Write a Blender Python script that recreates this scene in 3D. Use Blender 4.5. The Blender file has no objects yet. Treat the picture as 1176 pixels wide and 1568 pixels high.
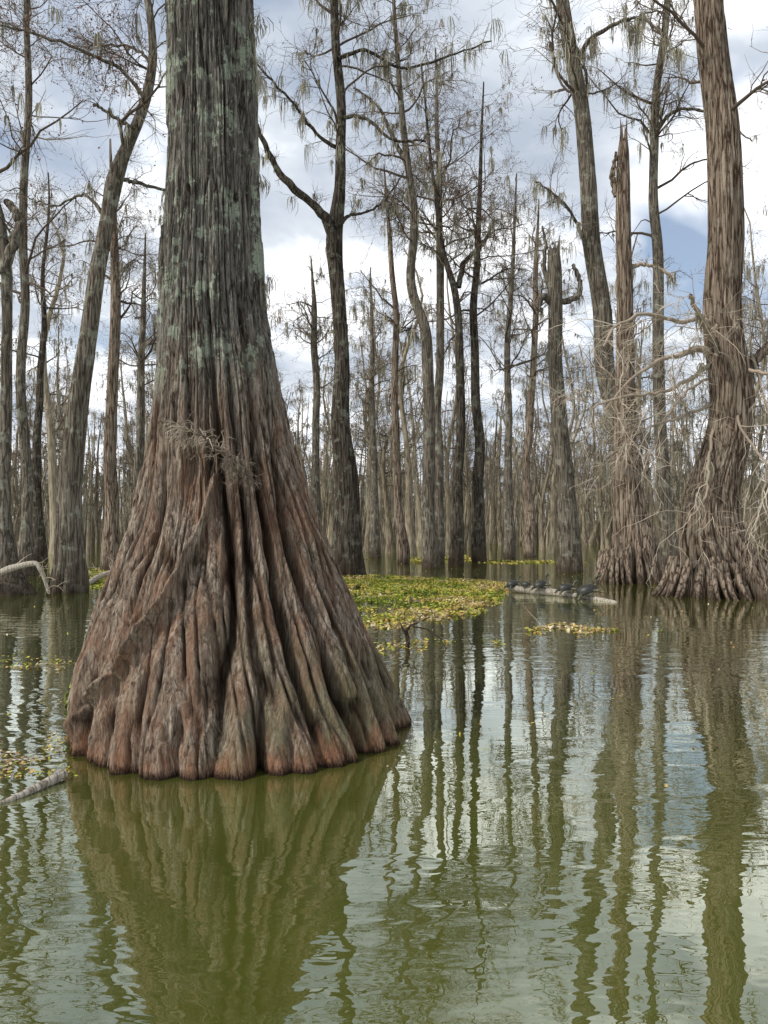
import bpy, math, numpy as np
from mathutils import Vector
rng = np.random.default_rng(11)
CAM_H = 1.4
F = 1184.0
def P(u, v, d):            # survey helper: bearing / elevation reading at a known distance -> metres
    return np.array([(u-588)/F*d, d, CAM_H+(812-v)/F*d])
def G(u, v):               # point on the water surface
    d = F*CAM_H/(v-812.0)
    return np.array([(u-588)/F*d, d, 0.0])

# ------------------------------------------------------------------ materials
def newmat(name):
    m = bpy.data.materials.new(name); m.use_nodes = True
    nt = m.node_tree; nt.nodes.clear()
    return m, nt
class N:
    def __init__(s, nt): s.nt = nt
    def __call__(s, typ, **kw):
        n = s.nt.nodes.new(typ)
        for k, v in kw.items():
            if k.startswith('i_'):
                key = k[2:]
                key = int(key) if key.isdigit() else key.replace('_', ' ')
                if isinstance(v, bpy.types.NodeSocket): s.nt.links.new(v, n.inputs[key])
                else: n.inputs[key].default_value = v
            else: setattr(n, k, v)
        return n
    def link(s, a, b): s.nt.links.new(a, b)
    def noise(s, vec, scale, detail=4, rough=0.55, dist=0.0):
        n = s('ShaderNodeTexNoise', i_Scale=scale, i_Detail=detail, i_Roughness=rough, i_Distortion=dist)
        if vec is not None: s.link(vec, n.inputs['Vector'])
        return n.outputs['Fac']
    def mapping(s, vec, sc=(1,1,1), loc=(0,0,0)):
        n = s('ShaderNodeMapping'); s.link(vec, n.inputs['Vector'])
        n.inputs['Scale'].default_value = sc; n.inputs['Location'].default_value = loc
        return n.outputs[0]
    def ramp(s, fac, stops):
        n = s('ShaderNodeValToRGB'); s.link(fac, n.inputs[0])
        cr = n.color_ramp
        while len(cr.elements) < len(stops): cr.elements.new(0.5)
        for e, (p, c) in zip(cr.elements, stops):
            e.position = p
            e.color = (c, c, c, 1) if not hasattr(c, '__len__') else (*c, 1)
        return n.outputs[0]
    def mix(s, fac, a, b, mode='MIX'):
        n = s('ShaderNodeMix', data_type='RGBA', blend_type=mode)
        for sock, v in ((n.inputs[0], fac), (n.inputs[6], a), (n.inputs[7], b)):
            if isinstance(v, bpy.types.NodeSocket): s.link(v, sock)
            elif hasattr(v, '__len__'): sock.default_value = (*v, 1)
            else: sock.default_value = v
        return n.outputs[2]
    def math(s, op, a, b=0.0, c=0.0, clamp=False):
        n = s('ShaderNodeMath', operation=op, use_clamp=clamp)
        for sock, v in zip(n.inputs, (a, b, c)):
            if isinstance(v, bpy.types.NodeSocket): s.link(v, sock)
            else: sock.default_value = v
        return n.outputs[0]
    def plates(s, co, sc, amt=0.35):       # elongated flaky bark plates: 0 in the seam, 1 on the plate
        nz = s('ShaderNodeTexNoise', i_Scale=sc[0]*0.25, i_Detail=1, i_Vector=co)
        off = s('ShaderNodeVectorMath', operation='SCALE', i_Scale=amt*0.1, i_0=nz.outputs['Color'])
        v = s('ShaderNodeVectorMath', operation='ADD', i_0=co, i_1=off.outputs[0])
        vo = s('ShaderNodeTexVoronoi', feature='DISTANCE_TO_EDGE', i_Scale=1.0, i_Vector=s.mapping(v.outputs[0], sc))
        return s.ramp(vo.outputs[0], [(0.0, 0.0), (0.16, 1.0)])

def bark_mat(name, dark, light, lichen=0.3, lich_col=(0.2,0.23,0.17), sc=1.0, base_dark=None, simple=False):
    m, nt = newmat(name); n = N(nt)
    co = n('ShaderNodeTexCoord').outputs['Object']
    if simple:
        a = n('ShaderNodeAttribute', attribute_name='rnd').outputs['Fac']
        f = n.noise(n.mapping(co, (5, 5, 0.7)), 2.2, 1, 0.6)
        col = n.mix(n.ramp(n.math('ADD', n.math('MULTIPLY', f, 0.6), n.math('MULTIPLY', a, 0.4)), [(0.35, 0.0), (0.68, 1.0)]), dark, light)
        b = n('ShaderNodeBsdfDiffuse', i_Color=col)
        n('ShaderNodeOutputMaterial', i_0=b.outputs[0]); return m
    f1 = n.noise(n.mapping(co, (9*sc, 9*sc, 0.7*sc)), 2.2, 5, 0.7, 0.4)
    pl = n.plates(co, (13*sc, 13*sc, 0.9*sc), 0.6)
    f = n.math('ADD', n.math('MULTIPLY', f1, 0.75), n.math('MULTIPLY', pl, 0.18))
    col = n.mix(n.ramp(f, [(0.38, 0.0), (0.66, 1.0)]), dark, light)
    big = n.noise(co, 0.7, 2)
    col = n.mix(n.ramp(big, [(0.35, 0.0), (0.7, 0.5)]), col, tuple(0.8*a for a in dark))
    if lichen:
        l = n.noise(co, 3.2*sc, 4, 0.68)
        col = n.mix(n.math('MULTIPLY', n.ramp(l, [(0.54, 0.0), (0.62, 1.0)]), lichen), col, lich_col)
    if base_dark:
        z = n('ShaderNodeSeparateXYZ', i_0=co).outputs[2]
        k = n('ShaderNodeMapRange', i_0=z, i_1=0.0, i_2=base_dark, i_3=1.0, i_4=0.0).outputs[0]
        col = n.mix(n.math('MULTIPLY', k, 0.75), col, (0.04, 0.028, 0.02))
    bp = n('ShaderNodeBump', i_Strength=1.0, i_Distance=0.04, i_Height=f)
    b = n('ShaderNodeBsdfDiffuse', i_Color=col, i_Normal=bp.outputs[0])
    n('ShaderNodeOutputMaterial', i_0=b.outputs[0])
    return m

def rnd_mat(name, stops):
    m, nt = newmat(name); n = N(nt)
    a = n('ShaderNodeAttribute', attribute_name='rnd').outputs['Fac']
    b = n('ShaderNodeBsdfDiffuse', i_Color=n.ramp(a, stops))
    n('ShaderNodeOutputMaterial', i_0=b.outputs[0])
    return m

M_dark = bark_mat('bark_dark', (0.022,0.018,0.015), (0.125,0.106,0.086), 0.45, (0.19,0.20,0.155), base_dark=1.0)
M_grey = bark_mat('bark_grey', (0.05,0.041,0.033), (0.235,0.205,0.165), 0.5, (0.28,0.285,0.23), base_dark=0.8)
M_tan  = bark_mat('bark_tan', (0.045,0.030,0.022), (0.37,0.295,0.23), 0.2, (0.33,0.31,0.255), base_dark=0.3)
M_far  = bark_mat('bark_far', (0.09,0.074,0.053), (0.36,0.305,0.225), simple=True)
M_drift= bark_mat('driftwood', (0.22,0.19,0.155), (0.62,0.57,0.49), 0.0, sc=2.0)
M_twig = rnd_mat('twig_bark', [(0.0,(0.06,0.046,0.037)), (0.6,(0.15,0.118,0.092)), (1.0,(0.28,0.235,0.19))])
M_twigpale = rnd_mat('twig_pale', [(0.0,(0.15,0.115,0.085)), (0.5,(0.38,0.315,0.25)), (1.0,(0.58,0.51,0.42))])
M_moss = rnd_mat('spanish_moss', [(0.0,(0.13,0.12,0.088)), (0.5,(0.25,0.23,0.175)), (1.0,(0.40,0.37,0.29))])
M_bud  = rnd_mat('bud_red', [(0.0,(0.09,0.037,0.03)), (0.6,(0.20,0.085,0.062)), (1.0,(0.27,0.16,0.11))])
M_leaf = rnd_mat('floating_leaf', [(0.0,(0.06,0.08,0.015)), (0.3,(0.18,0.22,0.035)), (0.52,(0.38,0.37,0.07)), (0.70,(0.38,0.22,0.075)), (0.85,(0.22,0.15,0.08)), (1.0,(0.55,0.48,0.32))])
M_leafg = rnd_mat('green_tuft', [(0.0,(0.05,0.08,0.015)), (0.6,(0.15,0.19,0.04)), (1.0,(0.28,0.28,0.09))])

def big_bark():
    m, nt = newmat('cypress_bark_big'); n = N(nt)
    co = n('ShaderNodeTexCoord').outputs['Object']
    cav = n('ShaderNodeAttribute', attribute_name='cav').outputs['Fac']
    sep = n('ShaderNodeSeparateXYZ', i_0=co)
    z = sep.outputs[2]; x = sep.outputs[0]
    st = n.noise(n.mapping(co, (15, 15, 0.9)), 2.0, 6, 0.70, 0.4)
    fine = n.noise(n.mapping(co, (45, 45, 6)), 2.0, 3, 0.75, 0.3)
    p1 = n.plates(co, (24, 24, 1.8), 0.8)
    p2 = n.plates(co, (60, 60, 9.0), 0.4)
    f = n.math('ADD', n.math('MULTIPLY', st, 0.6), n.math('MULTIPLY', fine, 0.3))
    f = n.math('ADD', f, n.math('MULTIPLY', n.math('ADD', n.math('MULTIPLY', p1, 0.6), n.math('MULTIPLY', p2, 0.4)), 0.12))
    up = n.mix(n.ramp(f, [(0.42, 0.0), (0.64, 1.0)]), (0.032,0.027,0.023), (0.24,0.222,0.195))
    patch = n.noise(n.mapping(co, (3.5, 3.5, 1.0), (5,2,1)), 1.5, 4, 0.6)
    lo = n.mix(n.ramp(f, [(0.41, 0.0), (0.54, 0.38), (0.70, 1.0)]), (0.034,0.021,0.015), (0.50,0.42,0.34))
    lo = n.mix(n.ramp(patch, [(0.40, 0.55), (0.60, 0.0)]), lo, n.mix(f, (0.02,0.013,0.010), (0.20,0.135,0.10)))
    red = n.noise(n.mapping(co, (6, 6, 0.7), (3,1,2)), 1.5, 4, 0.65)
    lo = n.mix(n.ramp(red, [(0.45, 0.0), (0.62, 0.7)]), lo, n.mix(fine, (0.075,0.039,0.026), (0.30,0.175,0.115)))
    zz = n.math('ADD', z, n.math('MULTIPLY', n.noise(n.mapping(co, (3,3,0.8)), 1.0, 4), 1.3))
    t = n('ShaderNodeMapRange', i_0=zz, i_1=2.5, i_2=3.5, i_3=0.0, i_4=1.0).outputs[0]
    col = n.mix(t, lo, up)
    g = n.noise(co, 1.8, 4, 0.65)
    gz = n('ShaderNodeMapRange', i_0=z, i_1=0.1, i_2=1.5, i_3=1.0, i_4=0.0).outputs[0]
    gx = n('ShaderNodeMapRange', i_0=x, i_1=-0.2, i_2=0.5, i_3=0.1, i_4=1.0).outputs[0]
    gf = n.math('MULTIPLY', n.math('MULTIPLY', n.ramp(g, [(0.44, 0.0), (0.58, 0.6)]), gz), gx)
    col = n.mix(gf, col, n.mix(fine, (0.05,0.055,0.028), (0.19,0.19,0.105)))
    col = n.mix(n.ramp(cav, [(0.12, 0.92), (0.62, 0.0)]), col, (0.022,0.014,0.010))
    l = n.noise(co, 10.0, 6, 0.70)
    lm = n.noise(co, 2.6, 2)
    lz = n('ShaderNodeMapRange', i_0=z, i_1=2.25, i_2=2.6, i_3=0.0, i_4=1.0).outputs[0]
    lsum = n.math('ADD', n.math('MULTIPLY', l, 0.58), n.math('MULTIPLY', lm, 0.42))
    lf = n.math('MULTIPLY', n.math('MULTIPLY', n.ramp(lsum, [(0.528, 0.0), (0.542, 0.85)]), lz), n.ramp(cav, [(0.2, 0.35), (0.6, 1.0)]))
    col = n.mix(lf, col, n.mix(n.noise(co, 60, 2), (0.14,0.17,0.115), (0.44,0.47,0.39)))
    zn = n.math('ADD', z, n.math('MULTIPLY', n.math('SUBTRACT', n.noise(n.mapping(co,(7,7,2)), 1.5, 3, 0.7), 0.5), 0.7))
    w1 = n('ShaderNodeMapRange', i_0=zn, i_1=0.0, i_2=0.16, i_3=0.65, i_4=0.0).outputs[0]
    col = n.mix(w1, col, n.mix(fine, (0.06,0.026,0.016), (0.33,0.17,0.10)))
    zn2 = n.math('ADD', z, n.math('MULTIPLY', n.math('SUBTRACT', fine, 0.5), 0.10))
    w2 = n('ShaderNodeMapRange', i_0=zn2, i_1=0.01, i_2=0.06, i_3=0.93, i_4=0.0).outputs[0]
    col = n.mix(w2, col, (0.014,0.010,0.008))
    bp = n('ShaderNodeBump', i_Strength=1.0, i_Distance=0.03, i_Height=f)
    b = n('ShaderNodeBsdfDiffuse', i_Color=col, i_Normal=bp.outputs[0])
    n('ShaderNodeOutputMaterial', i_0=b.outputs[0])
    return m
M_big = big_bark()

# ------------------------------------------------------------------ mesh builder
def nrm(a): return a/np.maximum(np.linalg.norm(a, axis=-1, keepdims=True), 1e-9)
class Builder:
    def __init__(s, mats): s.V=[]; s.Fq=[]; s.M=[]; s.R=[]; s.C=[]; s.n=0; s.mats=list(mats); s.S=[]
    def add(s, v, f, mat, rnd=None, cav=None, smooth=True):
        if mat not in s.mats: s.mats.append(mat)
        v = v.reshape(-1,3); f = f.reshape(-1,4)
        s.V.append(v); s.Fq.append(f+s.n); s.n += len(v)
        s.M.append(np.full(len(f), s.mats.index(mat), np.int32)); s.S.append(np.full(len(f), smooth))
        s.R.append(np.full(len(v), 0.5) if rnd is None else rnd.reshape(-1))
        s.C.append(np.ones(len(v)) if cav is None else cav.reshape(-1))
    def pack(s):
        return (np.concatenate(s.V).astype(np.float32), np.concatenate(s.Fq).astype(np.int32), np.concatenate(s.M), np.concatenate(s.R).astype(np.float32), np.concatenate(s.S))
    def add_pack(s, pk, loc, yaw, sx, sz, dr):
        V,Q,M,R,S=pk; c,t=math.cos(yaw)*sx,math.sin(yaw)*sx
        W=np.empty_like(V); W[:,0]=c*V[:,0]-t*V[:,1]+loc[0]; W[:,1]=t*V[:,0]+c*V[:,1]+loc[1]; W[:,2]=V[:,2]*sz
        s.V.append(W); s.Fq.append(Q+s.n); s.n+=len(V); s.M.append(M); s.R.append(np.clip(R*0.6+dr,0,1)); s.S.append(S); s.C.append(np.ones(len(V),np.float32))
    def mesh(s, name):
        V=np.concatenate(s.V); Q=np.concatenate(s.Fq)
        me=bpy.data.meshes.new(name)
        me.vertices.add(len(V)); me.vertices.foreach_set('co', V.astype(np.float32).ravel())
        me.loops.add(4*len(Q)); me.loops.foreach_set('vertex_index', Q.astype(np.int32).ravel())
        me.polygons.add(len(Q)); me.polygons.foreach_set('loop_start', (np.arange(len(Q))*4).astype(np.int32))
        for m in s.mats: me.materials.append(m)
        me.polygons.foreach_set('material_index', np.concatenate(s.M))
        me.polygons.foreach_set('use_smooth', np.concatenate(s.S))
        for nm, arr in (('rnd', s.R), ('cav', s.C)):
            at=me.attributes.new(nm,'FLOAT','POINT'); at.data.foreach_set('value', np.concatenate(arr).astype(np.float32))
        me.update(calc_edges=True)
        return me
    def obj(s, name, loc=(0,0,0)):
        me=s.mesh(name)
        o=bpy.data.objects.new(name, me)
        if any(loc):
            co=np.empty(len(me.vertices)*3,np.float32); me.vertices.foreach_get('co',co)
            co=co.reshape(-1,3)-np.array(loc,np.float32); me.vertices.foreach_set('co',co.ravel()); me.update()
            o.location=loc
        bpy.context.scene.collection.objects.link(o); return o

def grid_faces(rows, k, wrap=True):
    i=np.arange(rows-1)[:,None]; j=np.arange(k if wrap else k-1)[None,:]; j2=(j+1)%k
    return np.stack([i*k+j, i*k+j2, (i+1)*k+j2, (i+1)*k+j], -1).reshape(-1,4)
def tubes(B, paths, radii, k, mat, rnd=None):
    C,n,_=paths.shape
    if C==0: return
    t=nrm(np.gradient(paths, axis=1))
    ref=nrm(rng.normal(size=(C,1,3))); mean=nrm(paths[:,-1:]-paths[:,:1])
    ref=nrm(np.cross(mean, ref))
    u=nrm(np.cross(t, ref)); v=np.cross(t,u)
    a=np.arange(k)*2*np.pi/k
    ring=paths[:,:,None,:]+radii[:,:,None,None]*(np.cos(a)[:,None]*u[:,:,None,:]+np.sin(a)[:,None]*v[:,:,None,:])
    f=grid_faces(n,k)[None]+(np.arange(C)*n*k)[:,None,None]
    r=rng.random(C) if rnd is None else np.full(C,rnd)
    B.add(ring, f, mat, np.repeat(r, n*k))
def walk(st, dr, ln, n, wig, up=0.0):
    C=len(st); p=np.zeros((C,n,3)); p[:,0]=st; d=nrm(dr); step=(ln/(n-1))[:,None]
    for i in range(1,n):
        d=d+rng.normal(0,wig,(C,3)); d[:,2]+=up; d=nrm(d); p[:,i]=p[:,i-1]+d*step
    return p
def kids(paths, radii, cnt, tmin=0.15, spread=(0.6,1.2), tmax=1.0):
    C,n,_=paths.shape
    if C==0: return np.zeros((0,3)),np.zeros((0,3)),np.zeros(0)
    tot=max(1,int(round(cnt*C)))
    idx=rng.integers(0,C,tot); t=(tmin+(tmax-tmin)*rng.random(tot))*(n-1); i=np.minimum(t.astype(int),n-2); fr=(t-i)[:,None]
    a=paths[idx,i]; b=paths[idx,i+1]; pos=a+(b-a)*fr; tg=nrm(b-a)
    perp=nrm(np.cross(tg, rng.normal(size=(tot,3))))
    s=rng.uniform(*spread,tot)[:,None]
    return pos, tg*np.cos(s)+perp*np.sin(s), radii[idx,i]
def taper(r0, n, end=0.15): return r0[:,None]*np.linspace(1,end,n)[None,:]**0.9
def moss(B, anch, ln, nst=7, w=0.02, spread=0.10, mat=None):
    M=len(anch)
    if M==0: return
    A=np.repeat(anch,nst,0); L=np.repeat(ln,nst)*rng.uniform(0.2,1.0,M*nst); n=4
    off=rng.normal(0,1,(M*nst,3))*np.array([1,1,0.15])*(spread*np.repeat(ln,nst))[:,None]
    tt=np.linspace(0,1,n)
    p=A[:,None]+off[:,None]*(0.5+0.5*np.sin(tt*3.0))[None,:,None]
    p=p+rng.normal(0,0.035,(M*nst,n,3))*L[:,None,None]*tt[None,:,None]
    p[:,:,2]-=L[:,None]*tt
    az=rng.uniform(0,2*np.pi,M*nst); side=np.stack([np.cos(az),np.sin(az),0*az],-1)
    ww=(w*rng.uniform(0.5,1.6,M*nst))[:,None]*np.array([0.7,1.0,0.75,0.12])[None]
    q=np.stack([p-side[:,None]*ww[...,None], p+side[:,None]*ww[...,None]],2)
    i=np.arange(n-1); f=np.stack([i*2,i*2+1,i*2+3,i*2+2],-1)[None]+(np.arange(M*nst)*n*2)[:,None,None]
    B.add(q,f,mat or M_moss,np.repeat(np.clip(np.repeat(rng.random(M),nst)*0.6+rng.random(M*nst)*0.4,0,1),n*2))
def flakes(B, pos, size, mat, flat=0.0, rnd=None):
    M=len(pos)
    a=nrm(rng.normal(size=(M,3))*np.array([1,1,1-flat])); b=nrm(np.cross(a, nrm(rng.normal(size=(M,3))*np.array([1-flat,1-flat,1])+np.array([0,0,flat*2]))))
    s=(size*rng.uniform(0.6,1.4,M))[:,None]; r=rng.uniform(0.45,0.9,M)[:,None]
    q=np.stack([pos-a*s, pos-b*s*r, pos+a*s, pos+b*s*r],1)
    f=np.arange(M*4).reshape(-1,4)
    B.add(q,f,mat,np.repeat(rng.random(M) if rnd is None else rnd,4),smooth=False)

def h3(x,y,z):
    h=(x.astype(np.int64)*374761393+y.astype(np.int64)*668265263+z.astype(np.int64)*1274126177)&0xffffffff
    h=((h^(h>>13))*1103515245)&0xffffffff; h=(h^(h>>16))&0xffff
    return h/65535.0
def vn(x,y,z):
    xi,yi,zi=np.floor(x),np.floor(y),np.floor(z); fx,fy,fz=x-xi,y-yi,z-zi
    fx=fx*fx*(3-2*fx); fy=fy*fy*(3-2*fy); fz=fz*fz*(3-2*fz); r=0
    for dx in (0,1):
        for dy in (0,1):
            for dz in (0,1):
                w=(fx if dx else 1-fx)*(fy if dy else 1-fy)*(fz if dz else 1-fz)
                r=r+w*h3(xi+dx,yi+dy,zi+dz)
    return r
def sstep(a,b,x): t=np.clip((x-a)/(b-a),0,1); return t*t*(3-2*t)
def cracks(phi,z,fa,fz,seed,wd=0.28):
    n=vn(np.cos(phi)*fa+seed,np.sin(phi)*fa+seed*2,z*fz+seed)
    return sstep(0.0,wd,np.abs(2*n-1))

# ------------------------------------------------------------------ crowns
DN, DM = 0.78, 0.34
def crown(B, path, rad, zmin, zmax, nprim, L=(1.5,4), nsec=6, ntw=5, mossn=1.5, mossL=(0.25,0.9), buds=0.15, el=(0.05,0.8), tw_r=0.0055, mw=0.011, sag=-0.01, twm=None, rscale=1.0, nf=2, far=False):
    twm = twm or M_twig
    nprim=max(3,int(nprim*(1 if far else DN))); mossn=mossn*(1 if far else DM)
    z=path[:,2]; ok=np.where((z>=zmin)&(z<=zmax))[0]
    if len(ok)<2: return
    id_=rng.choice(ok, nprim); st=path[id_]; r0=np.minimum(rad[id_]*0.4, 0.06)*rng.uniform(0.4,1,nprim)*rscale
    az=rng.uniform(0,2*np.pi,nprim); e=rng.uniform(*el,nprim)
    d=np.stack([np.cos(az)*np.cos(e),np.sin(az)*np.cos(e),np.sin(e)],-1)
    frac=(z[id_]-zmin)/max(zmax-zmin,1e-3); ln=rng.uniform(*L,nprim)*(1.1-0.55*frac)
    p=walk(st,d,ln,9,0.22,0.02); r=taper(r0,9,0.2); tubes(B,p,r,5,twm,rnd=0.15)
    pos,dd,rr=kids(p,r,nsec,0.2,(0.5,1.1)); l2=rng.uniform(0.25,0.6,len(pos))*np.mean(L)
    p2=walk(pos,dd,l2,6,0.28,sag); r2=taper(np.minimum(rr*0.6,0.018),6,0.25); tubes(B,p2,r2,4,twm)
    pos,dd,rr=kids(p2,r2,ntw,0.1,(0.4,1.1)); l3=rng.uniform(0.25,0.95,len(pos))
    p3=walk(pos,dd,l3,4,0.25,sag*2); r3=taper(np.full(len(pos),tw_r),4,0.4); tubes(B,p3,r3,3,twm)
    if nf>0:
        pos,dd,rr=kids(p3,r3,nf,0.2,(0.4,1.0)); p4=walk(pos,dd,rng.uniform(0.1,0.4,len(pos)),3,0.2,0); tubes(B,p4,taper(np.full(len(pos),tw_r*0.6),3,0.5),3,twm)
    else: p4=p3
    if mossn>0:
        for pp,k in ((p,mossn*2.5),(p2,mossn)):
            a,_,_=kids(pp,np.ones(pp.shape[:2]),k,0.15)
            moss(B,a,rng.uniform(*mossL,len(a))*rng.uniform(0.3,1.3,len(a)),5 if far else 12,mw)
    if buds>0:
        e=p4[:,-1]; e=e[rng.random(len(e))<buds]
        e=np.repeat(e,3,0)+rng.normal(0,0.04,(len(e)*3,3)); flakes(B,e,0.024,M_bud)

def smooth_interp(zs, tz, tv, s=5):
    v=np.interp(zs,tz,tv); k=np.ones(s)/s
    vp=np.pad(v,(s//2,s//2),mode='edge'); return np.convolve(vp,k,'valid')[:len(zs)]
def trunk(B, pts, D, mat, K=28, rows=90, ext=None, flare=0.35, fz=0.9, nl=10, broken=False, bark=0.04, wander=0.25, hi=False, wsc=0.84):
    pts=sorted([(CAM_H+(812-v)/F*D,(u-588)/F*D,w/2/F*D*wsc) for u,v,w in pts])
    tz=np.array([p[0] for p in pts]); tx=np.array([p[1] for p in pts]); tr=np.array([p[2] for p in pts])
    if ext:
        sl=(tx[-1]-tx[-2])/(tz[-1]-tz[-2]); dz=ext-tz[-1]
        tz=np.append(tz,ext); tx=np.append(tx,tx[-1]+np.clip(sl,-0.12,0.12)*dz); tr=np.append(tr,0.03)
    zs=-0.4+(tz[-1]+0.4)*np.linspace(0,1,rows)**1.25
    sm=max(3,rows//18|1)
    cx=smooth_interp(zs,tz,tx,sm); rr=smooth_interp(zs,tz,tr,3)
    s=rng.uniform(0,100)
    cx=cx+(vn(zs*0.5+s,zs*0+1,zs*0)-0.5)*rr*0.8
    cy=D+(vn(zs*0.35+s,zs*0+5,zs*0)-0.5)*wander*2*np.clip(zs/3,0,1)
    ph=np.arange(K)*2*np.pi/K
    PH,Z=np.meshgrid(ph,zs); R=rr[:,None]*np.ones_like(PH)
    warp=(vn(np.cos(PH)*1.5+s,np.sin(PH)*1.5,Z*0.4)-0.5)*5.0
    lobe=np.abs(np.cos(nl*PH/2+warp))**0.7
    A=flare*np.exp(-np.maximum(Z,0)/fz)+0.03
    R=R*(1-A*(1-lobe))
    R=R*(1+bark*2*(vn(np.cos(PH)*3+s,np.sin(PH)*3,Z*0.8)-0.5))
    cav=np.ones_like(R)
    if hi:
        c1=cracks(PH,Z,8,0.6,s); c2=cracks(PH,Z,16,1.4,s+3); R=R-rr[:,None]*(0.07*(1-c1)+0.035*(1-c2)); cav=0.5*c1+0.5*c2
    top=0
    if broken:
        top=(vn(np.cos(PH)*2.5+s,np.sin(PH)*2.5,Z*0)-0.4)*0.9*np.clip((Z-tz[-1]+0.12)/0.12,0,1)
    V=np.stack([cx[:,None]+R*np.sin(PH), cy[:,None]-R*np.cos(PH), Z+top],-1)
    V=np.concatenate([V, np.repeat(np.array([[[cx[-1],cy[-1],zs[-1]-(0.3 if broken else -0.05)]]]),K,1)],0)
    B.add(V,grid_faces(rows+1,K),mat,cav=np.concatenate([cav,cav[-1:]],0))
    return np.stack([cx,cy,zs],-1), rr
def limb(B, pts, D, mat, k=8, dy=0.0, n=24, jag=0.02):
    p=np.array([P(u,v,D) for u,v,w in pts]); r=np.array([w/2/F*D for u,v,w in pts])
    p[:,1]+=np.linspace(0,dy,len(p))
    t=np.linspace(0,len(p)-1,n); i=np.arange(len(p))
    q=np.zeros((n,3))
    for j,tt in enumerate(t):
        a=min(int(tt),len(p)-2); f=tt-a
        p0=p[max(a-1,0)];p1=p[a];p2=p[a+1];p3=p[min(a+2,len(p)-1)]
        q[j]=0.5*((2*p1)+(-p0+p2)*f+(2*p0-5*p1+4*p2-p3)*f*f+(-p0+3*p1-3*p2+p3)*f**3)
    q+=rng.normal(0,jag,(n,3))*np.minimum(1,np.arange(n)/4)[:,None]
    rr=np.interp(t,i,r)
    tubes(B,q[None],rr[None]*rng.uniform(0.9,1.1,(1,n)),k,mat,rnd=0.3)
    return q,rr
def sprout(B, q, rr, nsec=14, L=0.8, ntw=5, mossn=2, mossL=(0.2,0.7), twm=None, sag=-0.02, tw_r=0.006, buds=0, nf=3, mw=0.010, r2s=2.0):
    twm=twm or M_twig; mossn=mossn*0.5
    pos,dd,r=kids(q[None],rr[None],nsec,0.15,(0.5,1.2)); p2=walk(pos,dd,rng.uniform(0.5,1.3,len(pos))*L,7,0.2,sag)
    r2=taper(np.minimum(r*0.5,tw_r*r2s),7,0.3); tubes(B,p2,r2,4,twm)
    pos,dd,_=kids(p2,r2,ntw,0.1,(0.4,1.1)); p3=walk(pos,dd,rng.uniform(0.3,0.9,len(pos))*L*0.7,5,0.22,sag); r3=taper(np.full(len(pos),tw_r),5,0.4); tubes(B,p3,r3,3,twm)
    if nf:
        pos,dd,_=kids(p3,r3,nf,0.2,(0.4,1.0)); p4=walk(pos,dd,rng.uniform(0.12,0.4,len(pos))*min(L,1),3,0.2,sag); tubes(B,p4,taper(np.full(len(pos),tw_r*0.6),3,0.5),3,twm)
        if buds:
            e=p4[:,-1]; e=e[rng.random(len(e))<buds]; e=np.repeat(e,3,0)+rng.normal(0,0.03,(len(e)*3,3)); flakes(B,e,0.02,M_bud)
    if mossn:
        for pp,k in ((q[None],mossn*4),(p2,mossn)):
            a,_,_=kids(pp,np.ones(pp.shape[:2]),k,0.1); moss(B,a,rng.uniform(*mossL,len(a)),14,mw)

TM=[M_dark,M_grey,M_tan,M_twig,M_twigpale,M_moss,M_bud]

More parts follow.
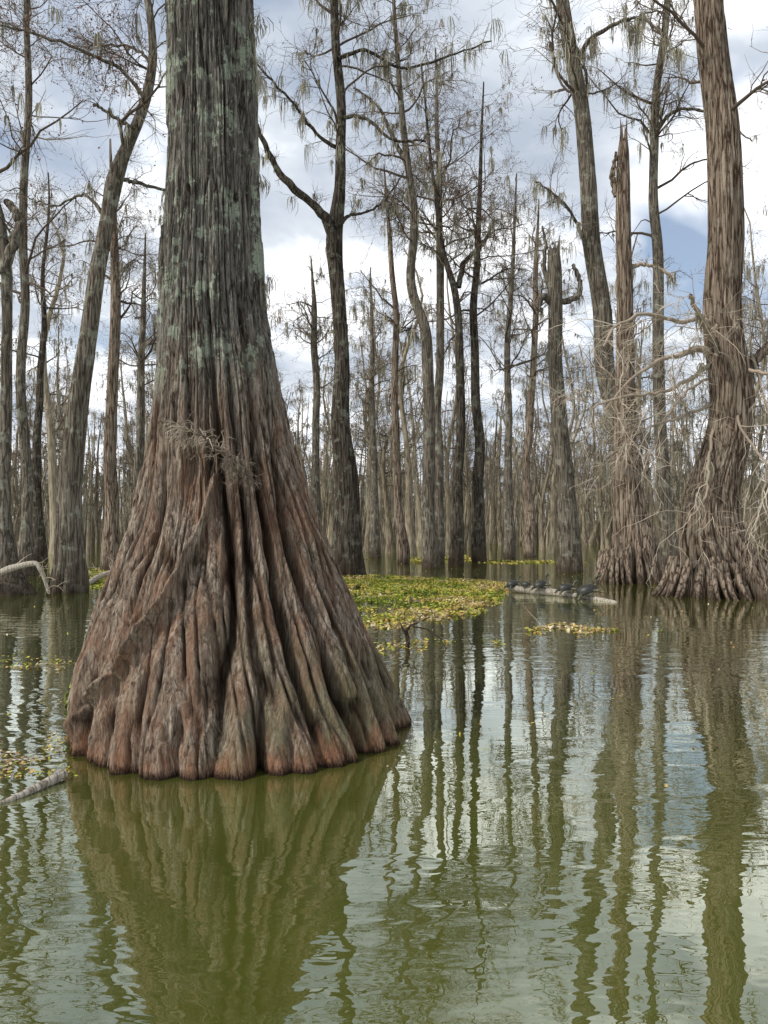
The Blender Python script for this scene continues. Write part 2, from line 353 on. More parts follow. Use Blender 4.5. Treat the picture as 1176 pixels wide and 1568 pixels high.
# ------------------------------------------------------------------ foreground cypress
def big_tree():
    B=Builder([M_big,M_twig,M_moss,M_leafg,M_leaf,M_twigpale,M_tan])
    D=5.49
    prof=[(-400,262,368),(-200,256,372),(0,255,385),(100,257,388),(200,258,392),(300,256,397),(400,250,402),(500,245,412),(600,240,433),(700,225,458),(800,203,492),(900,162,537),(1000,134,587),(1080,120,622),(1140,116,645)]
    sc=D/F
    tz=np.array([CAM_H+(812-y)*sc for y,l,r in prof])[::-1]; tx=np.array([((l+r)/2-588)*sc for y,l,r in prof])[::-1]
    tr=np.array([(r-l)/2*sc*0.985 for y,l,r in prof])[::-1]
    tz=np.concatenate([[-0.6],tz,[13,22]]); tx=np.concatenate([[tx[0]],tx,[tx[-1]-0.1,tx[-1]-0.3]]); tr=np.concatenate([[tr[0]*1.03],tr,[0.2,0.06]])
    zs=np.concatenate([np.linspace(-0.4,5.6,820),np.linspace(5.65,22,90)])
    K=1000
    cx=smooth_interp(zs,tz,tx,41); rr=smooth_interp(zs,tz,tr,41)
    ph=np.linspace(-np.pi,np.pi,K,endpoint=False)
    PH,Z=np.meshgrid(ph,zs); deg=np.degrees(PH)
    deg=deg+9*(vn(np.cos(PH)*2+3,np.sin(PH)*2,Z*1.1)-0.5)+5*(vn(np.cos(PH)*6+3,np.sin(PH)*6,Z*2.2)-0.5)+1.6*(vn(np.cos(PH)*15+3,np.sin(PH)*15,Z*7)-0.5)
    zt=[0,0.5,1.0,1.5,2.0,2.6]
    # (angle at heights zt, strength, width, height above which the groove dies out)
    gr=[([-8,-5,0.5,0,0,0],1.6,2.0,9),([4,7,10,12,13,14],0.9,1.5,2.2),([20,20,21,24,27,30],1.4,2.2,9),([39,37,35,38,44,46],1.4,2.5,9),([56,55,54,56,60,64],0.8,2.6,1.3),([73,72,70,72,76,80],1.2,4.0,9),
        ([-19,-18,-16,-14,-16,-16],0.5,1.2,0.3),([-30,-31,-32,-33,-34,-35],0.9,1.8,0.6),([-43,-46,-48,-48,-48,-48],0.5,1.6,9),([-60,-62,-64,-64,-64,-64],0.9,2.6,9),([30,27,29,31,35,38],0.6,1.3,0.7),([12,14.5,15.5,18,20,22],0.4,1.1,0.35),([47,46,45,48,52,55],0.6,1.6,1.0)]
    a=-80
    while a>-275:
        o=[a+rng.uniform(-5,5) for _ in range(6)]; gr.append((o,rng.uniform(0.4,1.4),rng.uniform(2.0,4.0),rng.choice([0.5,1.2,9]))); a-=rng.uniform(8,24)
    dep=np.interp(Z,[-0.4,0,0.5,1.0,1.5,2.0,2.6,3.4,6],[0.15,0.145,0.13,0.12,0.10,0.068,0.032,0.013,0.006])
    R=rr[:,None]*np.ones_like(PH)
    g=np.zeros_like(R)
    for q_,(an,d,w,ht) in enumerate(gr):
        c=np.interp(Z,zt,an); dd=np.abs((deg-c+180)%360-180)
        mod=(0.5+1.0*vn(Z*1.4+q_*7,Z*0+q_,Z*0))*(1-0.8*sstep(ht*0.8,ht*1.3,Z))
        g=np.maximum(g,d*mod*(0.7*np.exp(-(dd/w)**1.4)+0.3*np.exp(-(dd/(w*2.8))**2)))
    R-=dep*g
    rib=vn(np.cos(PH+0.12*vn(Z*1.1,Z*0,Z*0))*9+4,np.sin(PH)*9,Z*0.6)
    R+=0.018*(np.abs(2*rib-1)**0.8-0.4)*sstep(3.4,1.6,Z)
    R*=1+0.08*(vn(np.cos(PH)*2.2+9,np.sin(PH)*2.2,Z*0.9)-0.5)+0.045*(vn(np.cos(PH)*6+9,np.sin(PH)*6,Z*2.2)-0.5)*sstep(3.2,2.0,Z)
    rc=np.interp(Z,[-0.4,0,0.25,0.54,1.0,1.5,1.9],[-84,-78,-64,-45,-24,-11,-3]); dr=(np.degrees(PH)-rc+180)%360-180+2.0*(vn(Z*3,Z*0,Z*0)-0.5)
    ra=np.interp(Z,[0,0.3,0.6,1.0,1.6,2.1],[0.2,0.5,0.9,1,0.8,0])
    R+=0.08*ra*np.exp(-(np.abs(dr)/2.4)**1.6)
    R-=0.12*ra*sstep(0,-6,dr)*sstep(-78,-35,deg)
    R-=0.045*ra*sstep(0,5,dr)*sstep(16,7,dr)
    R-=0.13*np.exp(-((deg+6)/4.0)**2-((Z-1.78)/0.17)**2)
    R-=0.10*np.exp(-((deg+24)/4.5)**2-((Z-1.85)/0.24)**2)
    sc_=np.interp(Z,[3.4,4.2,5.1,7],[66,46,14,4]); R-=0.05*sstep(3.3,4.3,Z)*np.exp(-(np.abs(deg-sc_)/6)**1.3)
    lowf=sstep(3.2,0.5,Z)
    c1=cracks(PH+0.05*vn(np.cos(PH)*5,np.sin(PH)*5,Z*3),Z,14,1.2,3.1,0.26)
    c2=cracks(PH,Z,28,3.2,8.7,0.32); c3=cracks(PH,Z,55,9.0,1.7,0.45)
    R-=(0.016+0.010*lowf)*(1-c1)+(0.008+0.004*lowf)*(1-c2)+0.003*(1-c3)
    R+=0.014*sstep(0.56,0.60,vn(np.cos(PH)*13+20,np.sin(PH)*13,Z*1.8))+0.009*sstep(0.55,0.58,vn(np.cos(PH)*26+20,np.sin(PH)*26,Z*4.5))
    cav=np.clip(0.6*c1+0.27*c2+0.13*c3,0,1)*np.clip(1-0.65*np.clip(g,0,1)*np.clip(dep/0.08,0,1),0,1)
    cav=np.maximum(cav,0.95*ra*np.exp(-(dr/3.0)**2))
    V=np.stack([cx[:,None]+R*np.sin(PH+math.radians(10.2)), D-R*np.cos(PH+math.radians(10.2)), Z],-1)
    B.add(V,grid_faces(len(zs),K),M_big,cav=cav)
    q,r_=limb(B,[(352,708,6),(340,692,5),(322,676,4),(300,664,3),(285,662,1)],4.93,M_twig,8,-0.2,14,0.006)
    sprout(B,q,r_,34,0.12,6,0,(0.04,0.11),M_twigpale,-0.10,0.0013,nf=3)
    q,r_=limb(B,[(330,690,4),(350,694,3),(365,708,2),(378,730,1)],4.85,M_twig,6,-0.1,12,0.006)
    sprout(B,q,r_,34,0.12,6,1,(0.03,0.09),M_twig,-0.12,0.0013,nf=3,mw=0.0012)
    an=[]
    for u,v in ((258,10),(262,25),(270,5),(388,60),(390,90),(392,110),(262,290),(258,300),(398,270),(265,430),(408,430),(262,60),(396,30)):
        for _ in range(4): an.append(P(u+rng.uniform(-4,4),v+rng.uniform(-10,10),D-0.05))
    moss(B,np.array(an),rng.uniform(0.06,0.22,len(an)),14,0.0025,0.2)
    pth=np.stack([cx,0*cx+D,zs],-1)
    crown(B,pth,rr,7.5,21,22,(1.5,3.6),5,5,1.5,(0.2,0.7),tw_r=0.006,mw=0.012)
    m=1400; zz=rng.uniform(0.02,0.42,m)**1.0; an=np.radians(rng.normal(-92,9,m)+10.2)
    Rr=np.interp(zz,zs,rr)+rng.uniform(-0.06,0.03,m)
    pos=np.stack([np.interp(zz,zs,cx)+Rr*np.sin(an),D-Rr*np.cos(an),zz],-1)
    keep=vn(pos[:,0]*9,pos[:,1]*9,pos[:,2]*9)>0.5
    flakes(B,pos[keep],0.014,M_leafg); moss(B,pos[keep][:120],rng.uniform(0.05,0.16,min(120,keep.sum())),5,0.003,0.2,M_leafg)
    return B.obj('bald_cypress_tree',(cx[60],D,0))
big_tree()

# ------------------------------------------------------------------ other individual trees
def toes(B, cx_u, half_u, D, n):
    c=P(cx_u,812,D); R=half_u/F*D
    for i in range(n):
        a=rng.uniform(-1.9,1.9); r0=R*rng.uniform(0.6,0.75); r1=R*rng.uniform(0.95,1.25); h=rng.uniform(0.5,1.0)
        pts=[]
        for t in np.linspace(0,1,9):
            rr=r0+(r1-r0)*t; pts.append([c[0]+rr*np.sin(a+0.15*t),c[1]-rr*np.cos(a+0.15*t),h*(1-t)**1.8-0.05*t])
        tubes(B,np.array([pts]),np.linspace(0.075,0.025,9)[None]*rng.uniform(0.6,1.2),8,M_tan)
def tree(pts,D,mat,name='bald_cypress_tree',cr=None,limbs=(),roots=None,**kw):
    B=Builder(TM)
    path,rad=trunk(B,pts,D,mat,**kw)
    if cr: crown(B,path,rad,**cr)
    if roots: toes(B,*roots)
    for L in limbs:
        o=dict(L); pts_=o.pop('pts'); dy=o.pop('dy',0.5); lm=o.pop('mat',mat)
        q,r=limb(B,pts_,D,lm,10,dy,26,0.015); sprout(B,q,r,**o)
    return B.obj(name,(path[5,0],D,0))

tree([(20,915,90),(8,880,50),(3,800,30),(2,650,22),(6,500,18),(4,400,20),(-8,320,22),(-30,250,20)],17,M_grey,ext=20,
     cr=dict(zmin=9,zmax=19,nprim=16,buds=0.3,mossn=0.8),
     limbs=[dict(pts=[(5,420,18),(18,370,16),(25,340,14),(14,315,12),(0,300,10)],mossn=1,nsec=5,buds=0.2,dy=0.3)])
tree([(98,908,76),(100,860,56),(104,760,44),(118,650,38),(136,530,32),(150,420,29),(162,330,26),(168,275,32),(178,245,26),(200,212,22),(216,170,20),(232,120,18),(236,60,15),(226,0,14),(214,-60,12)],17.5,M_grey,ext=20,hi=True,K=64,rows=150,wander=0.15,
     cr=dict(zmin=10,zmax=19,nprim=22,L=(1.2,3),buds=0.25,mossn=0.5),
     limbs=[dict(pts=[(170,262,14),(185,268,7),(210,270,5),(250,276,4)],mossn=0,nsec=5,L=0.5,buds=0.2,dy=0.6),
            dict(pts=[(216,180,7),(205,198,6),(175,185,5),(155,175,4)],mossn=0.5,nsec=4,L=0.5,dy=-0.4),
            dict(pts=[(222,150,7),(190,120,5),(120,100,4),(50,90,3),(0,95,2)],mossn=0.2,nsec=24,L=0.9,buds=0.8,dy=-1.5,nf=4),
            dict(pts=[(232,100,6),(200,60,4),(140,40,3),(80,30,2)],mossn=0.2,nsec=18,L=0.9,buds=0.8,dy=1,nf=4),
            dict(pts=[(160,330,7),(120,290,4),(70,300,3),(20,280,2)],mossn=0.2,nsec=16,L=0.8,buds=0.3,dy=0.8)])
tree([(46,860,34),(42,800,20),(36,600,17),(38,400,15),(42,200,13),(44,60,11),(45,0,10)],24,M_grey,ext=21,
     cr=dict(zmin=8,zmax=20,nprim=32,buds=0.45,mossn=0.4))
tree([(176,850,40),(172,800,26),(170,700,22),(176,550,19),(178,440,18),(176,380,15)],27,M_tan,ext=15,
     cr=dict(zmin=8,zmax=14.5,nprim=26,L=(1.0,2.5),mossn=0.6))
tree([(216,840,26),(213,760,17),(215,650,15),(217,560,13),(220,480,10)],33,M_grey,ext=14,
     cr=dict(zmin=7,zmax=14,nprim=28,L=(1.2,3),mossn=0.8))
tree([(62,845,26),(60,780,17),(58,650,14),(62,560,12)],36,M_dark,ext=18,cr=dict(zmin=9,zmax=17,nprim=30,L=(1.5,4),mossn=0.6))
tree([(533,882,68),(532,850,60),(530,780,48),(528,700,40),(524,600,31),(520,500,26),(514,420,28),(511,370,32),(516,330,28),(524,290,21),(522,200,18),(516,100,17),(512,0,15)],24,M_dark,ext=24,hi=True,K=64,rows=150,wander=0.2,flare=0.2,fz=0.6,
     cr=dict(zmin=13,zmax=23,nprim=38,L=(1.5,4),nsec=7,mossn=1.8,mossL=(0.3,1.1)),
     limbs=[dict(pts=[(513,395,16),(505,350,15),(485,322,12),(455,300,11),(430,275,10),(412,240,8),(400,215,6),(385,160,4)],nsec=12,L=0.8,mossn=0.8,dy=-1.0),
            dict(pts=[(520,345,8),(535,325,5),(560,315,4),(590,290,3),(620,240,2)],nsec=14,L=0.9,mossn=1.2,dy=1.0),
            dict(pts=[(522,230,7),(490,215,5),(450,170,4),(400,120,3),(380,70,2)],nsec=20,L=1.1,mossn=2.6,mossL=(0.3,1.1),dy=-1),
            dict(pts=[(517,90,7),(560,70,5),(620,90,4),(700,60,3),(760,30,2)],nsec=20,L=1.1,mossn=3.0,mossL=(0.4,1.3),dy=1),
            dict(pts=[(520,180,6),(560,190,5),(600,230,4),(650,240,3)],nsec=18,L=1.0,mossn=2,dy=-1)])
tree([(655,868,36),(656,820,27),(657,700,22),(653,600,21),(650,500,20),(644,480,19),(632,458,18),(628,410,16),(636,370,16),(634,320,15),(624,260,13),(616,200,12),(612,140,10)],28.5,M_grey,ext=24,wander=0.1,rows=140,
     cr=dict(zmin=12,zmax=23,nprim=38,L=(1.5,3.8),nsec=6,mossn=1.5,mossL=(0.3,1.0)),
     limbs=[dict(pts=[(622,250,8),(600,200,6),(580,150,4),(540,110,3)],nsec=16,L=1.0,mossn=2.5,dy=1)])
tree([(700,862,30),(702,780,20),(704,600,16),(701,470,13),(692,420,12),(680,400,10)],31,M_dark,ext=20,
     cr=dict(zmin=9,zmax=19,nprim=34,L=(1.5,3.5),mossn=1.2),
     limbs=[dict(pts=[(702,440,9),(712,400,8),(740,370,6),(760,330,4)],nsec=10,L=0.9,mossn=1.5)])
tree([(668,850,28),(670,760,18),(672,560,15),(674,400,14),(672,310,12)],33,M_grey,ext=22,
     cr=dict(zmin=13,zmax=21.5,nprim=44,L=(1.5,3.8),mossn=0.8,buds=0.7))
tree([(733,850,30),(735,780,22),(730,600,17),(726,480,14),(730,380,11)],34,M_dark,ext=21,cr=dict(zmin=10,zmax=20.5,nprim=46,L=(1.5,4),mossn=1.3,buds=0.6))
tree([(615,845,24),(612,780,16),(604,600,13),(606,480,11),(598,380,9)],33,M_tan,ext=17,cr=dict(zmin=7,zmax=16,nprim=28,L=(1.2,3),mossn=1.5))
tree([(484,845,24),(485,700,14),(483,560,13),(480,480,11)],36,M_grey,ext=14,cr=dict(zmin=8,zmax=13.5,nprim=26,L=(1.2,3),mossn=1.2))
tree([(575,850,22),(572,740,13),(570,600,11)],40,M_grey,ext=15,cr=dict(zmin=7,zmax=14,nprim=26,L=(1.2,3),mossn=1.2))
tree([(778,850,24),(780,700,13),(776,560,12),(782,450,9)],38,M_grey,ext=19,cr=dict(zmin=9,zmax=18,nprim=36,L=(1.5,4),mossn=1.8,buds=0.3))
tree([(812,850,24),(808,700,13),(815,560,12),(822,400,9)],41,M_tan,ext=19,cr=dict(zmin=9,zmax=18,nprim=34,L=(1.5,4),mossn=1.8))
tree([(868,878,54),(866,840,42),(862,760,34),(858,650,30),(852,560,26),(849,480,25),(846,420,27),(845,385,22)],26,M_grey,name='broken_cypress_snag',broken=True,ext=None,wander=0.1,
     limbs=[dict(pts=[(848,470,12),(832,455,11),(822,470,9),(828,480,6)],nsec=2,L=0.3,mossn=1,dy=-0.3,ntw=3),
            dict(pts=[(852,462,11),(870,460,10),(888,448,9),(890,425,7),(880,400,5)],nsec=5,L=0.6,mossn=1.5,dy=0.3),
            dict(pts=[(843,440,10),(835,410,7),(838,370,5),(834,340,3)],nsec=5,L=0.6,mossn=1,dy=0.4)])
tree([(958,888,122),(960,860,94),(960,800,68),(958,740,52),(956,660,40),(956,560,33),(954,450,29),(950,350,27),(950,280,25),(954,235,21),(957,205,12)],21,M_tan,name='broken_cypress_snag',broken=True,hi=True,K=110,rows=180,flare=0.5,fz=0.9,nl=13,wander=0.1,roots=(958,54,21,16),
     limbs=[dict(pts=[(952,420,9),(975,408,6),(1000,415,5),(1020,430,4)],nsec=8,L=0.5,mossn=1,mat=M_twigpale,dy=-0.4),
            dict(pts=[(945,300,12),(938,275,9),(940,250,6),(942,235,3)],nsec=1,L=0.3,mossn=0.2,mat=M_tan,dy=-0.1)])
tree([(992,872,46),(975,800,38),(955,700,36),(935,580,35),(918,480,34),(908,380,32),(898,280,30),(888,180,28),(872,80,26),(860,0,24)],23.5,M_grey,ext=26,hi=True,K=64,rows=140,wander=0.1,
     cr=dict(zmin=14,zmax=25,nprim=26,L=(1.5,4),nsec=6,mossn=1.8,mossL=(0.4,1.2)),
     limbs=[dict(pts=[(880,110,9),(900,70,7),(940,50,5),(975,55,4),(1000,90,3)],nsec=10,L=0.8,mossn=4,mossL=(0.5,1.5),dy=-1),
            dict(pts=[(900,390,7),(880,350,5),(850,320,4),(810,300,2)],nsec=14,L=0.9,mossn=2.4,dy=-1)])
tree([(1020,862,34),(1015,780,26),(1008,650,22),(1003,500,20),(1002,350,18),(1003,250,16),(1010,120,14),(1022,0,12)],27,M_grey,ext=24,
     cr=dict(zmin=11,zmax=23,nprim=38,L=(1.5,4),nsec=6,mossn=1.2),
     limbs=[dict(pts=[(1006,200,7),(1030,180,5),(1080,200,3),(1120,250,2)],nsec=16,L=0.9,mossn=1.2,buds=0.2,dy=-1.5)])
D=16.8
rl=[]
for pts_,ns in (([(1090,520,12),(1068,508,10),(1045,498,8),(1020,480,5)],8),
             ([(1095,540,12),(1060,538,10),(1035,548,8),(1000,560,6),(950,590,4),(905,640,3)],15),
             ([(1095,500,9),(1060,495,7),(1020,505,6),(970,500,5),(920,520,4),(890,560,2)],15),
             ([(1085,560,8),(1040,590,6),(990,610,5),(930,620,4),(880,640,2)],15),
             ([(1090,620,5),(1040,640,4),(980,660,3),(930,690,2)],11),
             ([(1085,580,5),(1050,600,4),(1010,650,3),(980,720,2)],10),
             ([(1120,560,7),(1150,580,5),(1180,610,4),(1210,660,2)],12),
             ([(1130,600,5),(1115,660,4),(1135,720,3),(1160,790,2)],10),
             ([(1095,640,5),(1070,700,4),(1050,760,3),(1010,800,2)],8),
             ([(1150,540,5),(1165,640,4),(1150,740,3),(1120,830,2)],10)):
    rl.append(dict(pts=pts_,nsec=ns,L=1.3,ntw=5,mossn=0.04,mat=M_twigpale,twm=M_twigpale,sag=-0.09,dy=rng.uniform(-2.0,-0.2),tw_r=0.0065,nf=2,r2s=1.7))
rl.append(dict(pts=[(1125,600,22),(1150,565,17),(1180,530,14),(1220,490,9)],nsec=8,L=0.9,mossn=0.5,dy=0.3))
tree([(1100,918,205),(1098,890,165),(1098,860,128),(1100,800,96),(1105,740,82),(1110,660,72),(1112,560,64),(1108,450,57),(1104,350,54),(1100,250,52),(1094,150,49),(1088,60,46),(1084,0,44)],D,M_tan,ext=24,hi=True,K=200,rows=320,flare=0.5,fz=1.0,nl=17,wander=0.1,roots=(1100,98,D,26),wsc=0.95,
     cr=dict(zmin=9,zmax=23,nprim=22,L=(1.2,3.2),nsec=6,mossn=1.0,buds=0.2),limbs=rl)

# ------------------------------------------------------------------ distant forest (one mesh)
FM=[M_far,M_twig,M_moss,M_bud]
def far_variant(i, H, r, nprim, full=True, lod=1.0):
    B=Builder(FM)
    n=14; zs=np.linspace(-0.4,H,n); s=rng.uniform(0,99)
    path=np.stack([(vn(zs*0.18+s,zs*0,zs*0)-0.5)*3.2*np.clip(zs/H,0,1),(vn(zs*0.18+s,zs*0+7,zs*0)-0.5)*2,zs],-1); path[:,:2]-=path[0,:2]
    rad=r*(1-0.85*np.clip(zs/H,0,1))+r*0.9*np.exp(-np.maximum(zs,0)/0.9)
    tubes(B,path[None],rad[None],7,M_far,rnd=0.5)
    zi=np.linspace(0,H,90); pi=np.stack([np.interp(zi,zs,path[:,0]),np.interp(zi,zs,path[:,1]),zi],-1); ri=np.interp(zi,zs,rad)
    crown(B,pi,ri,H*(0.3 if full else 0.2),H*0.99,nprim,(1.2,3.4) if full else (0.5,1.6),4,4*lod,(0.5 if full else 0.8)*lod,(0.4,1.3),tw_r=0.008/lod**0.7,mw=0.020/lod**0.5,nf=(1 if full and lod>0.9 else 0),buds=0.2 if full and lod>0.9 else 0,far=True)
    return B.pack()
big_v=[far_variant(i,rng.uniform(14,21),rng.uniform(0.15,0.30),28) for i in range(9)]
lod_v=[far_variant(i,rng.uniform(14,21),rng.uniform(0.15,0.30),22,True,0.6) for i in range(6)]
small_v=[far_variant(20+i,rng.uniform(6,12),rng.uniform(0.06,0.13),12,False,0.8) for i in range(6)]
B=Builder(FM)
def put(pk,x,y,s): B.add_pack(pk,(x,y),rng.uniform(0,6.28),s,s*rng.uniform(0.9,1.1),rng.uniform(0,0.4))
for k in range(270):
    d=math.sqrt(rng.uniform(38**2,120**2)); a=math.radians(rng.uniform(-36,36)); x,y=d*math.sin(a),d*math.cos(a)
    if y<46 and -1<x<15: continue
    put(big_v[rng.integers(9)] if d<70 else lod_v[rng.integers(6)],x,y,rng.uniform(0.75,1.1))
for k in range(420):
    d=math.sqrt(rng.uniform(40**2,130**2)); a=math.radians(rng.uniform(-36,36)); x,y=d*math.sin(a),d*math.cos(a)
    if y<50 and -1<x<15: continue
    put(small_v[rng.integers(6)],x,y,rng.uniform(0.7,1.2))
# crowd of slim far trunks closing the view
C=2400; d=np.sqrt(rng.uniform(80**2,175**2,C)); a=np.radians(rng.uniform(-37,37,C))
st_=np.stack([d*np.sin(a),d*np.cos(a),0*d-0.3],-1); hh=rng.uniform(5,15,C)
pp=walk(st_,np.stack([rng.normal(0,0.04,C),rng.normal(0,0.04,C),np.ones(C)],-1),hh,5,0.05,0.03)
tubes(B,pp,rng.uniform(0.07,0.22,C)[:,None]*np.array([1.6,0.9,0.75,0.55,0.2])[None],4,M_far)
an_,_,_=kids(pp,np.ones(pp.shape[:2]),6,0.1); an_=an_+rng.normal(0,0.7,an_.shape)*np.array([1,1,0]); moss(B,an_,rng.uniform(0.5,2.2,len(an_)),3,0.035,0.25)
B.obj('distant_trees')
# low wooded bank behind the flooded forest
Mb=rnd_mat('bank_litter',[(0.0,(0.06,0.05,0.036)),(1.0,(0.17,0.145,0.10))])
B=Builder([Mb]); n1=500; aa=np.radians(np.linspace(-60,60,n1)); rows_=[]
for rr_,hz in ((150,-0.2),(154,1.2),(160,2.0),(185,2.6),(300,3.0)):
    hgt=hz*(0.55+0.9*vn(aa*60,aa*0+rr_,aa*0)) if hz>0 else aa*0+hz
    rows_.append(np.stack([rr_*np.sin(aa),rr_*np.cos(aa),hgt],-1))
V=np.stack(rows_); B.add(V,grid_faces(len(rows_),n1,False),Mb,rnd=vn(V[...,0]*0.8,V[...,1]*0.8,V[...,2])); B.obj('far_bank')

# ------------------------------------------------------------------ floating plants
def inpoly(x,y,poly):
    c=np.zeros(len(x),bool); n=len(poly); j=n-1
    for i in range(n):
        xi,yi=poly[i]; xj,yj=poly[j]
        c^=((yi>y)!=(yj>y))&(x<(xj-xi)*(y-yi)/(yj-yi+1e-12)+xi); j=i
    return c
def mat_patch(pix,dens,thr,size,name,hgt=0.05,bias=0.0,ns=1.6,sticks=True):
    poly=[tuple(G(u,v)[:2]) for u,v in pix]; a=np.array(poly); lo,hi=a.min(0)-0.3,a.max(0)+0.3
    n=int(dens*np.prod(hi-lo)); x=rng.uniform(lo[0],hi[0],n); y=rng.uniform(lo[1],hi[1],n)
    wob=0.35*(vn(x*1.5,y*1.5,x*0)-0.5)*2
    k=inpoly(x+wob,y+wob*1.3,poly)&(vn(x*ns+7,y*ns,x*0+3)*0.65+vn(x*ns*4,y*ns*4,x*0)*0.35>thr)
    x,y=x[k],y[k]; z=0.006+rng.random(len(x))*hgt*vn(x*3,y*3,x*0)
    B=Builder([M_leaf,M_leafg,M_twigpale])
    tone=np.clip(vn(x*1.2+4,y*0.9,x*0)*0.8+rng.normal(0,0.22,len(x))+bias,0,1)
    flakes(B,np.stack([x,y,z],-1),size,M_leaf,0.72,tone)
    if sticks:
        m=max(3,len(x)//250); id_=rng.integers(0,len(x),m)
        st=np.stack([x[id_],y[id_],z[id_]],-1); dr=rng.normal(size=(m,3))*np.array([1,1,0.25])
        tubes(B,walk(st,dr,rng.uniform(0.1,0.5,m),5,0.2,0),taper(rng.uniform(0.003,0.006,m),5),4,M_twigpale)
    return B.obj(name)
mat_patch([(440,890),(500,878),(640,884),(720,888),(785,893),(792,903),(770,914),(768,926),(745,938),(690,948),(640,959),(590,965),(540,962),(500,940)],520,0.31,0.028,'floating_plants',bias=0.06)
mat_patch([(815,963),(840,957),(880,959),(925,965),(932,972),(880,973),(835,970)],700,0.3,0.025,'floating_plants',bias=0.15)
mat_patch([(565,985),(640,978),(700,986),(755,988),(740,998),(680,1002),(620,1002),(575,1000)],500,0.44,0.02,'floating_plants',bias=0.18)
mat_patch([(560,856),(700,850),(800,856),(870,860),(900,862),(820,864),(720,862),(600,864)],90,0.48,0.05,'floating_plants',bias=0.1,ns=0.6)
mat_patch([(120,872),(200,868),(230,890),(180,905),(125,898)],260,0.42,0.035,'floating_plants')
mat_patch([(-60,1010),(60,1000),(70,1045),(-60,1050)],260,0.5,0.02,'floating_plants',bias=0.1)
mat_patch([(-80,1125),(60,1150),(125,1110),(128,1180),(100,1200),(20,1200),(-80,1210)],1300,0.40,0.012,'floating_plants',hgt=0.02,bias=0.3,ns=3,sticks=True)
mat_patch([(-300,870),(1500,870),(1700,1200),(-500,1200)],5,0.3,0.014,'leaf_litter',hgt=0.0,bias=0.2,sticks=False)

# ------------------------------------------------------------------ logs, sticks
def log(points, radii, name, mat=M_drift, k=14, twigs=0):
    p=np.array(points,float); n=40; t=np.linspace(0,len(p)-1,n); i=np.arange(len(p))
    q=np.stack([np.interp(t,i,p[:,j]) for j in range(3)],-1); ker=np.ones(5)/5
    for j in range(3): q[:,j]=np.convolve(np.pad(q[:,j],2,mode='edge'),ker,'valid')
    r=np.interp(t,i,radii)*(1+0.16*(vn(t*3,t*0+p[0,0],t*0)-0.5)*2); r[0]*=0.35; r[-1]*=0.35
    B=Builder([mat,M_twigpale,M_moss]); tubes(B,q[None],r[None],k,mat)
    if twigs:
        pos,dd,_=kids(q[None],r[None],twigs,0.2); dd[:,2]=np.abs(dd[:,2]); p2=walk(pos,dd,rng.uniform(0.15,0.7,len(pos)),6,0.2); r2=taper(rng.uniform(0.006,0.014,len(pos)),6); tubes(B,p2,r2,5,M_twigpale)
        pos,dd,_=kids(p2,r2,3); tubes(B,walk(pos,dd,rng.uniform(0.1,0.3,len(pos)),4,0.2),taper(np.full(len(pos),0.005),4),4,M_twigpale)
    return B.obj(name,tuple(p[0]))
a=G(776,906); b=G(862,913); c=G(950,923)
log([a+[0,0,0.08],(a+b)/2+[0,0,0.08],b+[0,0,0.06],c+[0,0,-0.01]],[0.06,0.09,0.08,0.03],'floating_log')
log([P(-20,888,16.5),P(10,872,16.5),P(40,864,16.4),P(57,862,16.3),P(66,880,16.3),P(76,912,16.3)],[0.08,0.075,0.06,0.05,0.04,0.035],'broken_branch',mat=M_drift,twigs=5)
log([G(128,898),G(150,890)+[0,0,0.12],G(182,884)+[0,0,0.22],G(215,880)+[0,0,0.1]],[0.05,0.08,0.08,0.05],'fallen_log',twigs=16)
log([G(-25,1238)+[0,0,-0.01],G(30,1222)+[0,0,0.012],G(70,1205)+[0,0,0.02],G(101,1192)+[0,0,0.035]],[0.010,0.018,0.026,0.030],'driftwood_stick',k=12)
log([G(-30,1165),G(40,1168)+[0,0,0.02],G(105,1160)+[0,0,0.03]],[0.004,0.006,0.004],'driftwood_stick',k=8)
B=Builder([M_dark,M_twig]); base=G(622,992)
def st(pp,r): tubes(B,np.array([[base+np.array(q) for q in pp]]),np.array([r]),7,M_dark)
st([(0,0,-0.1),(0.02,0,0.08),(0.0,0.02,0.2),(0.06,0.03,0.27),(0.15,0.05,0.29)],[0.03,0.028,0.022,0.014,0.006])
st([(0.0,0.0,0.16),(-0.05,0,0.24),(-0.07,0.02,0.3)],[0.02,0.012,0.006])
st([(0.05,0.03,0.26),(0.25,0,0.22),(0.4,-0.05,0.12),(0.48,-0.08,-0.02)],[0.012,0.009,0.007,0.006])
st([(0.1,0.03,0.28),(0.3,0.1,0.36),(0.5,0.1,0.33),(0.7,0.1,0.18),(0.8,0.1,0.0)],[0.008,0.006,0.005,0.005,0.004])
pos=np.array([base+np.array([0.1,0.03,0.25])]*12); tubes(B,walk(pos,rng.normal(size=(12,3))+[0,0,0.5],rng.uniform(0.15,0.5,12),6,0.25,-0.06),taper(np.full(12,0.005),6),4,M_twig)
B.obj('dead_branch',tuple(base))

